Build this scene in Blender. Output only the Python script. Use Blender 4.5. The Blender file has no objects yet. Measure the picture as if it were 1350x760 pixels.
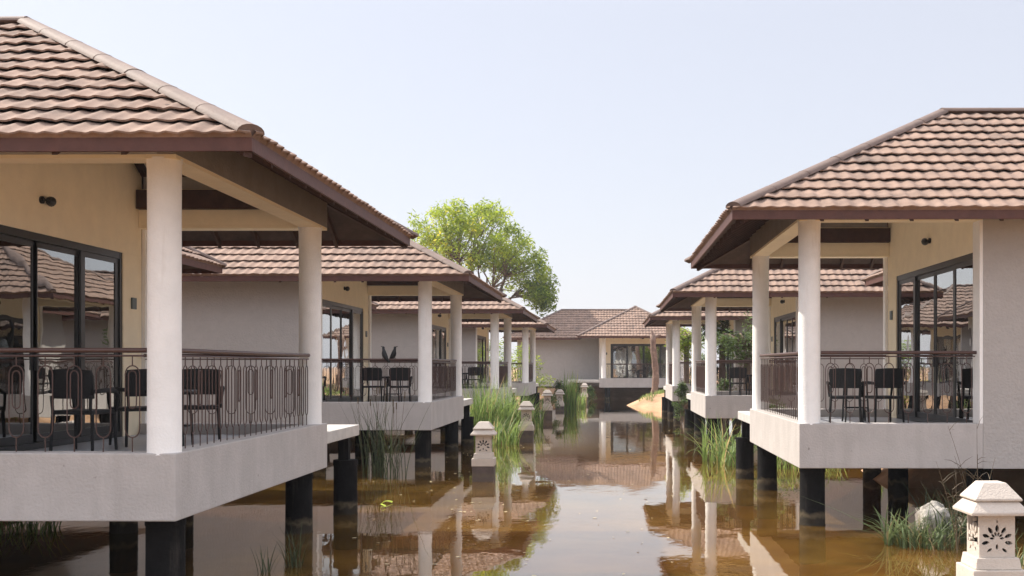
import bpy, bmesh, math, random
from mathutils import Vector, Matrix, noise
R = random.Random(7)
S = bpy.context.scene
COL = S.collection
PI = math.pi
F = 1530.0; VX = 782.0; VY = 483.0; CH = 2.35      # focal (px), principal point, camera height over the water

# ------------------------------------------------------------------ materials
def mat(name, base, rough=.8, var=.0, scale=6., bump=0., bscale=40., spec=.3, stain=None, stain_scale=1.2, stain_lo=.55, stain_hi=.75, attr=None, attr_amt=.3, streak=False, pits=False):
    m = bpy.data.materials.new(name); m.use_nodes = True
    nt = m.node_tree; N = nt.nodes; L = nt.links
    b = N['Principled BSDF']; b.inputs['Roughness'].default_value = rough
    b.inputs['Specular IOR Level'].default_value = spec
    tc = N.new('ShaderNodeTexCoord')
    rgb = N.new('ShaderNodeRGB'); rgb.outputs[0].default_value = (*base, 1)
    cur = rgb.outputs[0]
    def mul(fac_socket, lo, hi, src):
        mr = N.new('ShaderNodeMapRange'); mr.inputs['To Min'].default_value = lo; mr.inputs['To Max'].default_value = hi
        L.new(fac_socket, mr.inputs['Value'])
        mx = N.new('ShaderNodeMix'); mx.data_type = 'RGBA'; mx.blend_type = 'MULTIPLY'; mx.inputs[0].default_value = 1
        L.new(src, mx.inputs[6]); L.new(mr.outputs[0], mx.inputs[7]); return mx.outputs[2]
    if var:
        n = N.new('ShaderNodeTexNoise'); n.inputs['Scale'].default_value = scale; n.inputs['Detail'].default_value = 6; n.inputs['Roughness'].default_value = .65
        L.new(tc.outputs['Object'], n.inputs['Vector'])
        mr0 = N.new('ShaderNodeMapRange'); mr0.inputs['From Min'].default_value = .3; mr0.inputs['From Max'].default_value = .7
        L.new(n.outputs['Fac'], mr0.inputs['Value'])
        cur = mul(mr0.outputs[0], 1 - var, 1 + var, cur)
    if attr:
        a = N.new('ShaderNodeAttribute'); a.attribute_name = attr
        cur = mul(a.outputs['Fac'], 1 - attr_amt, 1 + attr_amt, cur)
    if stain:
        n = N.new('ShaderNodeTexNoise'); n.inputs['Scale'].default_value = stain_scale; n.inputs['Detail'].default_value = 8; n.inputs['Roughness'].default_value = .7
        if streak:
            mp = N.new('ShaderNodeMapping'); mp.inputs['Scale'].default_value = (3, 3, .35)
            L.new(tc.outputs['Object'], mp.inputs['Vector']); L.new(mp.outputs[0], n.inputs['Vector'])
        else:
            L.new(tc.outputs['Object'], n.inputs['Vector'])
        mr = N.new('ShaderNodeMapRange'); mr.inputs['From Min'].default_value = stain_lo; mr.inputs['From Max'].default_value = stain_hi
        L.new(n.outputs['Fac'], mr.inputs['Value'])
        mx = N.new('ShaderNodeMix'); mx.data_type = 'RGBA'
        L.new(mr.outputs[0], mx.inputs[0]); L.new(cur, mx.inputs[6]); mx.inputs[7].default_value = (*stain, 1); cur = mx.outputs[2]
    if pits:
        n = N.new('ShaderNodeTexNoise'); n.inputs['Scale'].default_value = 11; n.inputs['Detail'].default_value = 3; L.new(tc.outputs['Object'], n.inputs['Vector'])
        mr = N.new('ShaderNodeMapRange'); mr.inputs['From Min'].default_value = .70; mr.inputs['From Max'].default_value = .76; mr.inputs['To Max'].default_value = .55
        L.new(n.outputs['Fac'], mr.inputs['Value']); mx = N.new('ShaderNodeMix'); mx.data_type = 'RGBA'
        L.new(mr.outputs[0], mx.inputs[0]); L.new(cur, mx.inputs[6]); mx.inputs[7].default_value = (base[0]*.35, base[1]*.33, base[2]*.3, 1); cur = mx.outputs[2]
    L.new(cur, b.inputs['Base Color'])
    if bump:
        n = N.new('ShaderNodeTexNoise'); n.inputs['Scale'].default_value = bscale; n.inputs['Detail'].default_value = 5
        L.new(tc.outputs['Object'], n.inputs['Vector'])
        bp = N.new('ShaderNodeBump'); bp.inputs['Strength'].default_value = bump; bp.inputs['Distance'].default_value = .02
        L.new(n.outputs['Fac'], bp.inputs['Height']); L.new(bp.outputs[0], b.inputs['Normal'])
    return m

def leaf_mat(name, c1, c2, trans=.45, yellow=None):
    m = bpy.data.materials.new(name); m.use_nodes = True
    nt = m.node_tree; N = nt.nodes; L = nt.links; N.clear()
    out = N.new('ShaderNodeOutputMaterial')
    a = N.new('ShaderNodeAttribute'); a.attribute_name = 'tone'
    rp = N.new('ShaderNodeValToRGB'); rp.color_ramp.elements[0].color = (*c1, 1); rp.color_ramp.elements[1].color = (*c2, 1)
    if yellow:
        rp.color_ramp.elements[1].position = .86
        e = rp.color_ramp.elements.new(.97); e.color = (*yellow, 1)
    L.new(a.outputs['Fac'], rp.inputs[0])
    d = N.new('ShaderNodeBsdfPrincipled'); d.inputs['Roughness'].default_value = .5; d.inputs['Specular IOR Level'].default_value = .3
    t = N.new('ShaderNodeBsdfTranslucent'); mx = N.new('ShaderNodeMixShader'); mx.inputs[0].default_value = trans
    hs = N.new('ShaderNodeHueSaturation'); hs.inputs['Value'].default_value = 1.6; hs.inputs['Hue'].default_value = .485
    L.new(rp.outputs[0], hs.inputs['Color']); L.new(hs.outputs[0], t.inputs['Color'])
    L.new(rp.outputs[0], d.inputs['Base Color']); L.new(d.outputs[0], mx.inputs[1]); L.new(t.outputs[0], mx.inputs[2]); L.new(mx.outputs[0], out.inputs[0])
    return m

M = {}
M['tile'] = mat('roof_tile', (.275, .190, .148), .85, .2, 3.5, .25, 60, .2, stain=(.13, .10, .085), stain_scale=1.3, stain_lo=.5, stain_hi=.78, attr='tone', attr_amt=.06)
M['lapshade'] = mat('painted_lap_shade', (.035, .026, .022), .9)  # near-black paints the shade under each tile lap
M['ridge'] = mat('ridge_tile', (.155, .108, .088), .7, .18, 5., .3, 50, .35, stain=(.11, .085, .075), stain_scale=2.5)
M['fascia'] = mat('painted_wood_red_brown', (.088, .036, .027), .6, .2, 7., .15, 30, .4)
M['wood'] = mat('dark_brown_wood', (.06, .033, .027), .65, .25, 8., .2, 30)
M['soffit'] = mat('soffit_board', (.075, .052, .045), .8, .25, 5., .2, 25)
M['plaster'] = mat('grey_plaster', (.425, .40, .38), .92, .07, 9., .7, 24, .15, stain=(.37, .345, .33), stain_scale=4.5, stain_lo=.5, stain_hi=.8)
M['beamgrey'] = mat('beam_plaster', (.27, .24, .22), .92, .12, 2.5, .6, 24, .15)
M['slab'] = mat('cement_slab_plaster', (.455, .425, .405), .9, .09, 2.5, .4, 34, .15, stain=(.39, .36, .34), stain_scale=1.6, stain_lo=.48, stain_hi=.82, streak=True, pits=True)
M['white'] = mat('white_column_paint', (.88, .865, .835), .7, .05, 4., .3, 45, .25, stain=(.62, .58, .53), stain_scale=1.8, stain_lo=.58, stain_hi=.85, streak=True)
M['cream'] = mat('cream_wall_paint', (.90, .79, .585), .85, .05, 3., .25, 40, .2)
M['ceil'] = mat('ceiling_board', (.88, .84, .77), .85, .04, 3., .05, 30)
M['kerb'] = mat('balcony_kerb', (.50, .48, .45), .8, .12, 5., .3, 40)
M['floor'] = mat('balcony_floor_tile', (.34, .35, .38), .35, .12, 3., .05, 40, .5)
M['pile'] = mat('tarred_pile', (.009, .0085, .0085), .9, .35, 5., .6, 18, .1, stain=(.04, .035, .03), stain_scale=3., streak=True)
M['undershade'] = mat('slab_underside_shade', (.02, .018, .017), .9, .3, 4.)  # near-black colour deepens the shade under the decks
M['frame'] = mat('black_aluminium', (.022, .024, .026), .35, .1, 5, .0, 10, .5)
M['rail'] = mat('brown_handrail', (.075, .037, .030), .42, .2, 9., .1, 40, .5)
M['iron'] = mat('brown_iron', (.075, .042, .035), .45, .2, 20., .1, 60, .45)
M['curtain'] = mat('curtain_cloth', (.62, .60, .56), .9, .06, 4)
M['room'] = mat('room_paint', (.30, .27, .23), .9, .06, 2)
M['lampbody'] = mat('black_fitting', (.02, .02, .02), .4)
M['plate'] = mat('grey_green_plate', (.10, .13, .13), .4)
M['stone'] = mat('pink_sandstone', (.55, .485, .42), .85, .09, 6., .4, 60, .2, stain=(.45, .35, .30), stain_scale=3.2, stain_lo=.58, stain_hi=.85)
M['wetstone'] = mat('algae_dark_stone', (.085, .062, .055), .45, .3, 6., .4, 40, .4)
M['wicker'] = mat('black_wicker', (.018, .018, .019), .5, .3, 60., .8, 140, .4)
M['tabletop'] = mat('dark_table_top', (.03, .03, .033), .25, .1, 10., 0, 10, .5)
M['crow'] = mat('crow_feathers', (.012, .012, .014), .45, .3, 40., .3, 90, .4)
M['beak'] = mat('crow_beak', (.02, .018, .016), .35)
M['bark'] = mat('grey_brown_bark', (.13, .095, .07), .9, .35, 6., .9, 14)
M['deadbark'] = mat('dead_wood', (.21, .14, .11), .9, .3, 4., .9, 10, stain=(.36, .26, .21), stain_scale=2)
M['rock'] = mat('pale_boulder', (.40, .37, .33), .9, .3, 9., 1., 14., .2, stain=(.10, .09, .075), stain_scale=5., stain_lo=.5, stain_hi=.62)  # dark mottling paints dappled leaf shadow on the stone
M['leaf'] = leaf_mat('tree_leaves', (.04, .09, .014), (.30, .40, .04), .45, (.55, .54, .06))
M['bush'] = leaf_mat('bush_leaves', (.035, .065, .02), (.12, .18, .05), .3)
M['reed'] = leaf_mat('reed_blades', (.06, .11, .03), (.24, .35, .10), .4, (.42, .34, .16))
M['sedge'] = leaf_mat('sedge_blades', (.045, .07, .025), (.15, .20, .09), .35, (.30, .24, .12))
M['shade'] = leaf_mat('shaded_sedge_blades', (.02, .032, .014), (.07, .09, .04), .25)  # sedge greens darkened, shade put into the blade colour
M['dry'] = leaf_mat('dry_stalks', (.06, .045, .03), (.16, .12, .07), .2)
M['bright'] = leaf_mat('fresh_leaf', (.35, .5, .05), (.5, .62, .08), .3)
M['petal'] = mat('fallen_petals', (.55, .45, .25), .6, .4, 3.)

def tide(m):
    nt = m.node_tree; N = nt.nodes; L = nt.links; b = N['Principled BSDF']; src = b.inputs['Base Color'].links[0].from_socket
    tc = N.new('ShaderNodeTexCoord'); sp = N.new('ShaderNodeSeparateXYZ'); L.new(tc.outputs['Object'], sp.inputs[0])
    n = N.new('ShaderNodeTexNoise'); n.inputs['Scale'].default_value = 7; n.inputs['Detail'].default_value = 6; L.new(tc.outputs['Object'], n.inputs['Vector'])
    ma = N.new('ShaderNodeMath'); ma.operation = 'MULTIPLY_ADD'; ma.inputs[1].default_value = -.22; L.new(n.outputs['Fac'], ma.inputs[0]); L.new(sp.outputs['Z'], ma.inputs[2])
    rp = N.new('ShaderNodeValToRGB'); e = rp.color_ramp.elements; e[0].position = 0; e[0].color = (.2,.2,.2,1); e[1].position = .12; e[1].color = (0,0,0,1)
    q = e.new(.05); q.color = (.75,.75,.75,1)
    L.new(ma.outputs[0], rp.inputs[0]); mx = N.new('ShaderNodeMix'); mx.data_type = 'RGBA'; L.new(rp.outputs[0], mx.inputs[0]); L.new(src, mx.inputs[6]); mx.inputs[7].default_value = (.12,.095,.06,1); L.new(mx.outputs[2], b.inputs['Base Color'])
tide(M['pile']); tide(M['wetstone'])

def soil_mat():
    m = mat('orange_soil', (.43, .27, .165), .95, .22, 1.3, .8, 6., .1, stain=(.24, .145, .08), stain_scale=.7, stain_lo=.48, stain_hi=.72)
    return m
M['soil'] = soil_mat()

def glass_mat():
    m = bpy.data.materials.new('window_glass'); m.use_nodes = True
    nt = m.node_tree; N = nt.nodes; L = nt.links; N.clear()
    out = N.new('ShaderNodeOutputMaterial'); fr = N.new('ShaderNodeFresnel'); fr.inputs['IOR'].default_value = 1.55
    mt = N.new('ShaderNodeMath'); mt.operation = 'MULTIPLY_ADD'; mt.inputs[1].default_value = 1.4; mt.inputs[2].default_value = .22; mt.use_clamp = True
    L.new(fr.outputs[0], mt.inputs[0])
    g = N.new('ShaderNodeBsdfGlossy'); g.inputs['Roughness'].default_value = .005; g.inputs['Color'].default_value = (.92, .93, .92, 1)
    tc = N.new('ShaderNodeTexCoord'); n = N.new('ShaderNodeTexNoise'); n.inputs['Scale'].default_value = 1.3
    bp = N.new('ShaderNodeBump'); bp.inputs['Strength'].default_value = .04; bp.inputs['Distance'].default_value = .05
    L.new(tc.outputs['Object'], n.inputs['Vector']); L.new(n.outputs['Fac'], bp.inputs['Height']); L.new(bp.outputs[0], g.inputs['Normal'])
    t = N.new('ShaderNodeBsdfTransparent'); t.inputs['Color'].default_value = (.55, .57, .56, 1)
    mx = N.new('ShaderNodeMixShader'); L.new(mt.outputs[0], mx.inputs[0]); L.new(t.outputs[0], mx.inputs[1]); L.new(g.outputs[0], mx.inputs[2]); L.new(mx.outputs[0], out.inputs[0])
    return m
M['glass'] = glass_mat()

def water_mat():
    m = bpy.data.materials.new('muddy_pond_water'); m.use_nodes = True
    nt = m.node_tree; N = nt.nodes; L = nt.links; N.clear()
    out = N.new('ShaderNodeOutputMaterial')
    tc = N.new('ShaderNodeTexCoord')
    mp = N.new('ShaderNodeMapping'); mp.inputs['Scale'].default_value = (1.0, .55, 1); L.new(tc.outputs['Object'], mp.inputs['Vector'])
    n1 = N.new('ShaderNodeTexNoise'); n1.inputs['Scale'].default_value = 1.1; n1.inputs['Detail'].default_value = 3
    n2 = N.new('ShaderNodeTexNoise'); n2.inputs['Scale'].default_value = 7.; n2.inputs['Detail'].default_value = 4
    L.new(mp.outputs[0], n1.inputs['Vector']); L.new(mp.outputs[0], n2.inputs['Vector'])
    n3 = N.new('ShaderNodeTexNoise'); n3.inputs['Scale'].default_value = .22; n3.inputs['Detail'].default_value = 2
    L.new(tc.outputs['Object'], n3.inputs['Vector'])
    pr = N.new('ShaderNodeMapRange'); pr.inputs['From Min'].default_value = .45; pr.inputs['From Max'].default_value = .62; pr.inputs['To Min'].default_value = .08; pr.inputs['To Max'].default_value = .5
    L.new(n3.outputs['Fac'], pr.inputs['Value'])
    mul = N.new('ShaderNodeMath'); mul.operation = 'MULTIPLY'; L.new(n2.outputs['Fac'], mul.inputs[0]); L.new(pr.outputs[0], mul.inputs[1])
    add = N.new('ShaderNodeMath'); add.operation = 'ADD'; L.new(n1.outputs['Fac'], add.inputs[0]); L.new(mul.outputs[0], add.inputs[1])
    bp = N.new('ShaderNodeBump'); bp.inputs['Strength'].default_value = .09; bp.inputs['Distance'].default_value = .04
    L.new(add.outputs[0], bp.inputs['Height'])
    fr = N.new('ShaderNodeFresnel'); fr.inputs['IOR'].default_value = 1.36; L.new(bp.outputs[0], fr.inputs['Normal'])
    mt = N.new('ShaderNodeMath'); mt.operation = 'MULTIPLY_ADD'; mt.inputs[1].default_value = 1.28; mt.inputs[2].default_value = .0; mt.use_clamp = True
    L.new(fr.outputs[0], mt.inputs[0])
    g = N.new('ShaderNodeBsdfGlossy'); g.inputs['Roughness'].default_value = .012; g.inputs['Color'].default_value = (.98, .955, .91, 1); L.new(bp.outputs[0], g.inputs['Normal'])
    t = N.new('ShaderNodeBsdfTransparent'); t.inputs['Color'].default_value = (.66, .48, .25, 1)
    d = N.new('ShaderNodeBsdfDiffuse')
    n4 = N.new('ShaderNodeTexNoise'); n4.inputs['Scale'].default_value = .8; n4.inputs['Detail'].default_value = 8; L.new(tc.outputs['Object'], n4.inputs['Vector'])
    rp = N.new('ShaderNodeValToRGB'); rp.color_ramp.elements[0].color = (.125, .066, .014, 1); rp.color_ramp.elements[1].color = (.32, .18, .038, 1)
    rp.color_ramp.elements[0].position = .35; rp.color_ramp.elements[1].position = .68
    L.new(n4.outputs['Fac'], rp.inputs[0]); L.new(rp.outputs[0], d.inputs['Color'])
    m1 = N.new('ShaderNodeMixShader'); m1.inputs[0].default_value = .48; L.new(t.outputs[0], m1.inputs[1]); L.new(d.outputs[0], m1.inputs[2])
    mx = N.new('ShaderNodeMixShader'); L.new(mt.outputs[0], mx.inputs[0]); L.new(m1.outputs[0], mx.inputs[1]); L.new(g.outputs[0], mx.inputs[2]); L.new(mx.outputs[0], out.inputs[0])
    return m
M['water'] = water_mat()

# ------------------------------------------------------------------ mesh helper
class G:
    def __init__(s): s.v = []; s.f = []; s.t = []; s.tone = 0.5; s.mi = None
    def face(s, idx):
        s.f.append(idx); s.t.append(s.tone)
        if s.mi is not None: s.mi.append(s.cur)
    def box(s, x0, x1, y0, y1, z0, z1):
        b = len(s.v)
        s.v += [(x0,y0,z0),(x1,y0,z0),(x1,y1,z0),(x0,y1,z0),(x0,y0,z1),(x1,y0,z1),(x1,y1,z1),(x0,y1,z1)]
        for q in ((0,3,2,1),(4,5,6,7),(0,1,5,4),(1,2,6,5),(2,3,7,6),(3,0,4,7)): s.face(tuple(b+i for i in q))
        return s
    def frustum(s, cx, cy, z0, z1, w0, w1, d0=None, d1=None):
        d0 = d0 or w0; d1 = d1 or w1; b = len(s.v)
        for z, w, d in ((z0,w0,d0),(z1,w1,d1)):
            s.v += [(cx-w/2,cy-d/2,z),(cx+w/2,cy-d/2,z),(cx+w/2,cy+d/2,z),(cx-w/2,cy+d/2,z)]
        for q in ((0,3,2,1),(4,5,6,7),(0,1,5,4),(1,2,6,5),(2,3,7,6),(3,0,4,7)): s.face(tuple(b+i for i in q))
        return s
    def ring(s, c, ax1, ax2, n):
        b = len(s.v)
        for i in range(n):
            a = 2*PI*i/n; p = c + ax1*math.cos(a) + ax2*math.sin(a); s.v.append(tuple(p))
        return list(range(b, b+n))
    def skinrings(s, rings, cap=True):
        for r0, r1 in zip(rings, rings[1:]):
            n = len(r0)
            for i in range(n): s.face((r0[i], r0[(i+1)%n], r1[(i+1)%n], r1[i]))
        if cap: s.face(tuple(reversed(rings[0]))); s.face(tuple(rings[-1]))
    def tube(s, pts, r, n=6, cap=True):
        P = [Vector(p) for p in pts]; rings = []; up = None
        for i, p in enumerate(P):
            t = (P[min(i+1,len(P)-1)] - P[max(i-1,0)]).normalized()
            if up is None:
                up = Vector((0,0,1)) if abs(t.z) < .9 else Vector((0,1,0))
            a = t.cross(up);
            if a.length < 1e-4: a = t.cross(Vector((1,0,0)))
            a.normalize(); b = a.cross(t).normalized(); up = b
            rr = r[i] if isinstance(r, (list, tuple)) else r
            rings.append(s.ring(p, a*rr, b*rr, n))
        for q in rings: q.reverse()
        s.skinrings(rings, cap); return s
    def cyl(s, cx, cy, z0, z1, r0, r1=None, n=24, segs=1):
        r1 = r0 if r1 is None else r1
        rings = []
        for k in range(segs+1):
            t = k/segs; rr = r0+(r1-r0)*t
            rings.append(s.ring(Vector((cx,cy,z0+(z1-z0)*t)), Vector((rr,0,0)), Vector((0,rr,0)), n))
        s.skinrings(rings); return s
    def prism(s, poly, axis, a, b):   # poly of 2D points; axis 'x' -> (y,z)
        n = len(poly); base = len(s.v)
        for q in (a, b):
            for (p0, p1) in poly:
                s.v.append((q,p0,p1) if axis == 'x' else ((p0,q,p1) if axis == 'y' else (p0,p1,q)))
        s.face(tuple(base+i for i in range(n))); s.face(tuple(base+n+i for i in reversed(range(n))))
        for i in range(n): s.face((base+i, base+n+i, base+n+(i+1)%n, base+(i+1)%n))
        return s
    def build(s, name, m, parent=None, sx=1, smooth=False, fixn=False, bevel=0, loc=None, rz=0, attr=False, angle=None):
        me = bpy.data.meshes.new(name)
        v = s.v if sx == 1 else [(-a, b, c) for a, b, c in s.v]
        f = s.f if sx == 1 else [tuple(reversed(q)) for q in s.f]
        me.from_pydata(v, [], f); me.materials.append(m)
        if s.mi is not None:
            me.materials.append(M['lapshade']); me.polygons.foreach_set('material_index', s.mi)
        if attr:
            at = me.attributes.new('tone', 'FLOAT', 'FACE'); at.data.foreach_set('value', s.t)
        if fixn:
            bm = bmesh.new(); bm.from_mesh(me); bmesh.ops.recalc_face_normals(bm, faces=bm.faces); bm.to_mesh(me); bm.free()
        if smooth: me.polygons.foreach_set('use_smooth', [True]*len(me.polygons))
        if angle is not None: me.shade_smooth() if hasattr(me,'shade_smooth') else None; me.set_sharp_from_angle(angle=math.radians(angle))
        me.update()
        o = bpy.data.objects.new(name, me); COL.objects.link(o)
        if parent: o.parent = parent
        if loc: o.location = loc
        o.rotation_euler.z = rz
        if bevel:
            bv = o.modifiers.new('bevel', 'BEVEL'); bv.width = bevel; bv.segments = 2; bv.limit_method = 'ANGLE'
        return o

def empty(name, loc, rz=0, label=None, cat=None, group=None):
    o = bpy.data.objects.new(name, None); COL.objects.link(o); o.location = loc; o.rotation_euler.z = rz; o.empty_display_size = .3
    tag(o, label, cat, group); return o
def tag(o, label=None, cat=None, group=None, kind=None):
    if label: o['label'] = label
    if cat: o['category'] = cat
    if group: o['group'] = group
    if kind: o['kind'] = kind
    return o
def copy_tree(o, parent=None):
    c = o.copy(); COL.objects.link(c); c.parent = parent
    for ch in [x for x in KIDS.get(o.name, [])]: 
        d = copy_tree(ch, c)
    KIDS.setdefault(c.name, [])
    return c
KIDS = {}
def index_kids():
    KIDS.clear()
    for o in bpy.data.objects:
        if o.parent: KIDS.setdefault(o.parent.name, []).append(o)
def at(px, d, z=0.):                      # world X that shows at column px of the photo when standing d metres away
    return Vector(((px - VX)/F*d, d, z))

# ------------------------------------------------------------------ cottage
ZE = 4.39; TP = .54; SLK = TP           # eave height, slope
EX0, EX1 = -.96, 11.99; EY0, EY1 = -.75, 7.40; HALF = (EY1-EY0)/2
WX = 3.84; WY = 12.8                     # wing west eave, wing north eave
NC = 12; WAVE = .215; NSEG = 7

def slope(g, P, U, I, lo, hi, u0, u1):
    """tiled slope: P eave origin, U along eave, I inward; lo(s), hi(s) limits of u"""
    nrm = Vector((-I.x*TP, -I.y*TP, 1)).normalized()
    nw = int(math.ceil((u1-u0)/WAVE)); du = WAVE/NSEG; ncol = nw*NSEG
    def prof(u):
        ph = (u/WAVE) % 1.0
        return .027*(.5+.5*math.cos(2*PI*(ph+.06*math.sin(2*PI*ph))))
    ds = HALF/NC
    for k in range(NC):
        s0, s1 = k*ds, (k+1)*ds
        lip = .044
        jit = [R.uniform(-.006,.009) for _ in range(nw+2)]
        tone = [R.random() for _ in range(nw+2)]
        rows = []
        for (s, dh, dsx, wv) in ((s0+(.11 if k else .0), -.03, 0, .6), (s0+(.11 if k else -.01), lip-.021, 0, 1.), (s0, lip-.018, -.045, 1.0), (s0, lip, -.045, 1.0), (s0+ds*.10, lip-.001, 0, 1.), (s0+ds*.55, lip*.5, 0, .95), (s1+.0, .0, 0, .85)):
            row = []
            l, h = lo(min(s, HALF)), hi(min(s, HALF))
            for c in range(ncol+1):
                u = min(max(u0+c*du, l), h); w = prof(u)
                ti = int((u-u0)/WAVE)
                ss = s + dsx*(.3+.7*w/.027) if dsx else s
                p = P + U*u + I*ss + Vector((0,0,ss*TP)) + nrm*(w*wv+dh+(jit[ti] if dh>=0 else 0))
                row.append((u, len(g.v))); g.v.append(tuple(p))
            rows.append(row)
        for ri, (r0, r1) in enumerate(zip(rows, rows[1:])):
            g.cur = 1 if (ri < 2 and k) else 0  # recess faces take the painted shade colour
            for c in range(ncol):
                if abs(r0[c+1][0]-r0[c][0]) < 1e-6 and abs(r1[c+1][0]-r1[c][0]) < 1e-6: continue
                g.tone = tone[min(int((r0[c][0]-u0)/WAVE+.001), nw)]
                g.face((r0[c][1], r0[c+1][1], r1[c+1][1], r1[c][1]))

def cap_line(g, A, B, r=.125, seg=.85, flat=False):
    """overlapping half-round ridge tiles from A up to B"""
    A = Vector(A); B = Vector(B); n = max(1, round((B-A).length/seg)); t = (B-A).normalized()
    side = t.cross(Vector((0,0,1))).normalized(); up = side.cross(t).normalized()
    for k in range(n):
        p0 = A + (B-A)*(k/n) - t*.03; p1 = A + (B-A)*((k+1)/n) + t*.01
        rings = []
        jz = R.uniform(-.003,.003)
        for p, rr in ((p0, r*1.03), (p0+t*.03, r*1.03), (p0+t*.033, r*1.0), (p1, r*.985)):
            b = len(g.v); m = 8
            for i in range(m+1):
                a = PI*i/m; q = p + side*(-math.cos(a)*rr*1.05) + up*(math.sin(a)*rr*.62 - .02 + jz); g.v.append(tuple(q))
            g.v.append(tuple(p - up*.06)); rings.append(list(range(b, b+m+2)))
        g.skinrings(rings)

def rail_loops(length):
    n = max(2, round(length/.29)); return n, length/n

def make_cottage(sx, nm='cottage'):
    root = empty(nm, (0,0,0))
    def B(g, name, m, parent=root, **k): return g.build(name, m, parent, sx=sx, **k)
    H = HALF; ZR = ZE + H*TP
    X = Vector((1,0,0)); Y = Vector((0,1,0))
    # tiles
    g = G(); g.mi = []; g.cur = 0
    slope(g, Vector((0,EY0,ZE)), X, Y, lambda s: EX0+s, lambda s: EX1-s, EX0, EX1)
    slope(g, Vector((EX0,0,ZE)), Y, X, lambda s: EY0+s, lambda s: EY1-s, EY0, EY1)
    slope(g, Vector((0,EY1,ZE)), X, -Y, lambda s: EX0+s, lambda s: WX+s, EX0, WX+HALF)
    slope(g, Vector((WX,0,ZE)), Y, X, lambda s: EY1-s, lambda s: WY-s, EY1-HALF, WY)
    slope(g, Vector((0,WY,ZE)), X, -Y, lambda s: WX+s, lambda s: EX1-s, WX, EX1)
    slope(g, Vector((EX1,0,ZE)), Y, -X, lambda s: EY0+s, lambda s: WY-s, EY0, WY)
    B(g, 'roof_tiles', M['tile'], attr=True, smooth=True, fixn=False, angle=50)
    # ridge + hips
    g = G(); up = .04
    RW = (EX0+H, EY0+H, ZR+up); RC = (WX+H, EY0+H, ZR+up); RN = (WX+H, WY-H, ZR+up)
    cap_line(g, (EX0+.03,EY0+.03,ZE+up+.02), RW); cap_line(g, (EX0-.03,EY1+.03,ZE+up), RW); cap_line(g, (EX1,EY0,ZE+up), RC)
    cap_line(g, RW, RC); cap_line(g, RC, RN); cap_line(g, (WX,WY,ZE+up), RN); cap_line(g, (EX1,WY,ZE+up), RN)
    B(g, 'ridge_cap', M['ridge'], fixn=True, smooth=True, angle=40)
    # soffit sheet following the roof planes
    g = G(); dz = -.075; z0 = ZE+dz; z1 = ZR+dz; i = .05
    def poly(*ps):
        b = len(g.v); g.v.extend(ps); g.face(tuple(range(b, b+len(ps))))
    a = EX0+i; c = EX1-i; d = EY0+i; e = EY1-i; zz = z0+i*TP; w = WX+i; n_ = WY-i; rx, ry = EX0+H, EY0+H; cx_, ny = WX+H, WY-H
    poly((a,d,zz),(c,d,zz),(cx_,ry,z1),(rx,ry,z1)); poly((a,d,zz),(rx,ry,z1),(a,e,zz)); poly((a,e,zz),(rx,ry,z1),(cx_,ry,z1),(w,e,zz))
    poly((w,e,zz),(cx_,ry,z1),(cx_,ny,z1),(w,n_,zz)); poly((w,n_,zz),(cx_,ny,z1),(c,n_,zz)); poly((c,n_,zz),(cx_,ny,z1),(cx_,ry,z1),(c,d,zz))
    B(g, 'soffit', M['soffit'])
    # fascia boards
    t = .03; f0, f1 = ZE-.135, ZE-.012
    def fas(x0,x1,y0,y1):
        B(G().box(x0,x1,y0,y1,f0,f1), 'fascia', M['fascia'], bevel=.004)
    fas(EX0,EX1,EY0,EY0+t); fas(EX0,EX0+t,EY0+t,EY1-t); fas(EX0,WX+t,EY1-t,EY1); fas(WX,WX+t,EY1,WY-t); fas(WX,EX1,WY-t,WY); fas(EX1-t,EX1,EY0+t,WY-t)
    # overhang rafters
    def rafter(p0, p1, wd=.05, hg=.10, name='rafter'):
        p0 = Vector(p0); p1 = Vector(p1); t = (p1-p0).normalized(); s_ = t.cross(Vector((0,0,1))).normalized()*wd/2
        g = G(); 
        for p in (p0,p1):
            for q in (-s_, s_):
                g.v.append(tuple(p+q)); g.v.append(tuple(p+q-Vector((0,0,hg))))
        g.f = [(0,1,3,2),(4,6,7,5),(0,2,6,4),(1,5,7,3),(0,4,5,1),(2,3,7,6)]; g.t=[.5]*6
        return B(g, name, M['wood'], fixn=True)
    def rz_(s): return ZE+s*TP+dz-.004
    for y in [EY0+.75+.62*k for k in range(11)]:
        rafter((EX0+.04,y,rz_(.04)), (0.0,y,rz_(.96)))
    for x in [.2+.62*k for k in range(6)]:
        rafter((x,EY1-.04,rz_(.04)), (x,5.93,rz_(1.47)))
        rafter((x,EY0+.04,rz_(.04)), (x,0.0,rz_(.75)))
    rafter((EX0+.05,EY0+.05,rz_(.05)), (0.0,EY0+.96,rz_(.96)), .07,.13)
    rafter((EX0+.05,EY1-.05,rz_(.05)), (.5,EY1-1.46,rz_(1.46)), .07,.13)
    # balcony ceiling (white board under the slopes)
    g = G(); nx, ny2 = 18, 36; xa, xb, ya, yb = .28, 2.65, .27, 5.66
    for j in range(ny2+1):
        for k in range(nx+1):
            x = xa+(xb-xa)*k/nx; y = ya+(yb-ya)*j/ny2
            g.v.append((x,y,ZE-.13+TP*min(x-EX0, y-EY0, EY1-y, HALF)))
    for j in range(ny2):
        for k in range(nx):
            q = j*(nx+1)+k; g.face((q, q+nx+1, q+nx+2, q+1))
    B(g, 'ceiling', M['ceil'])
    def cz(x,y): return ZE-.134+TP*min(x-EX0, y-EY0, EY1-y, HALF)
    for x in (.85, 1.7, 2.58):
        yk = EY1-(x-EX0)
        rafter((x,5.64,cz(x,5.64)), (x,yk,cz(x,yk)), .07,.13)
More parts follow.
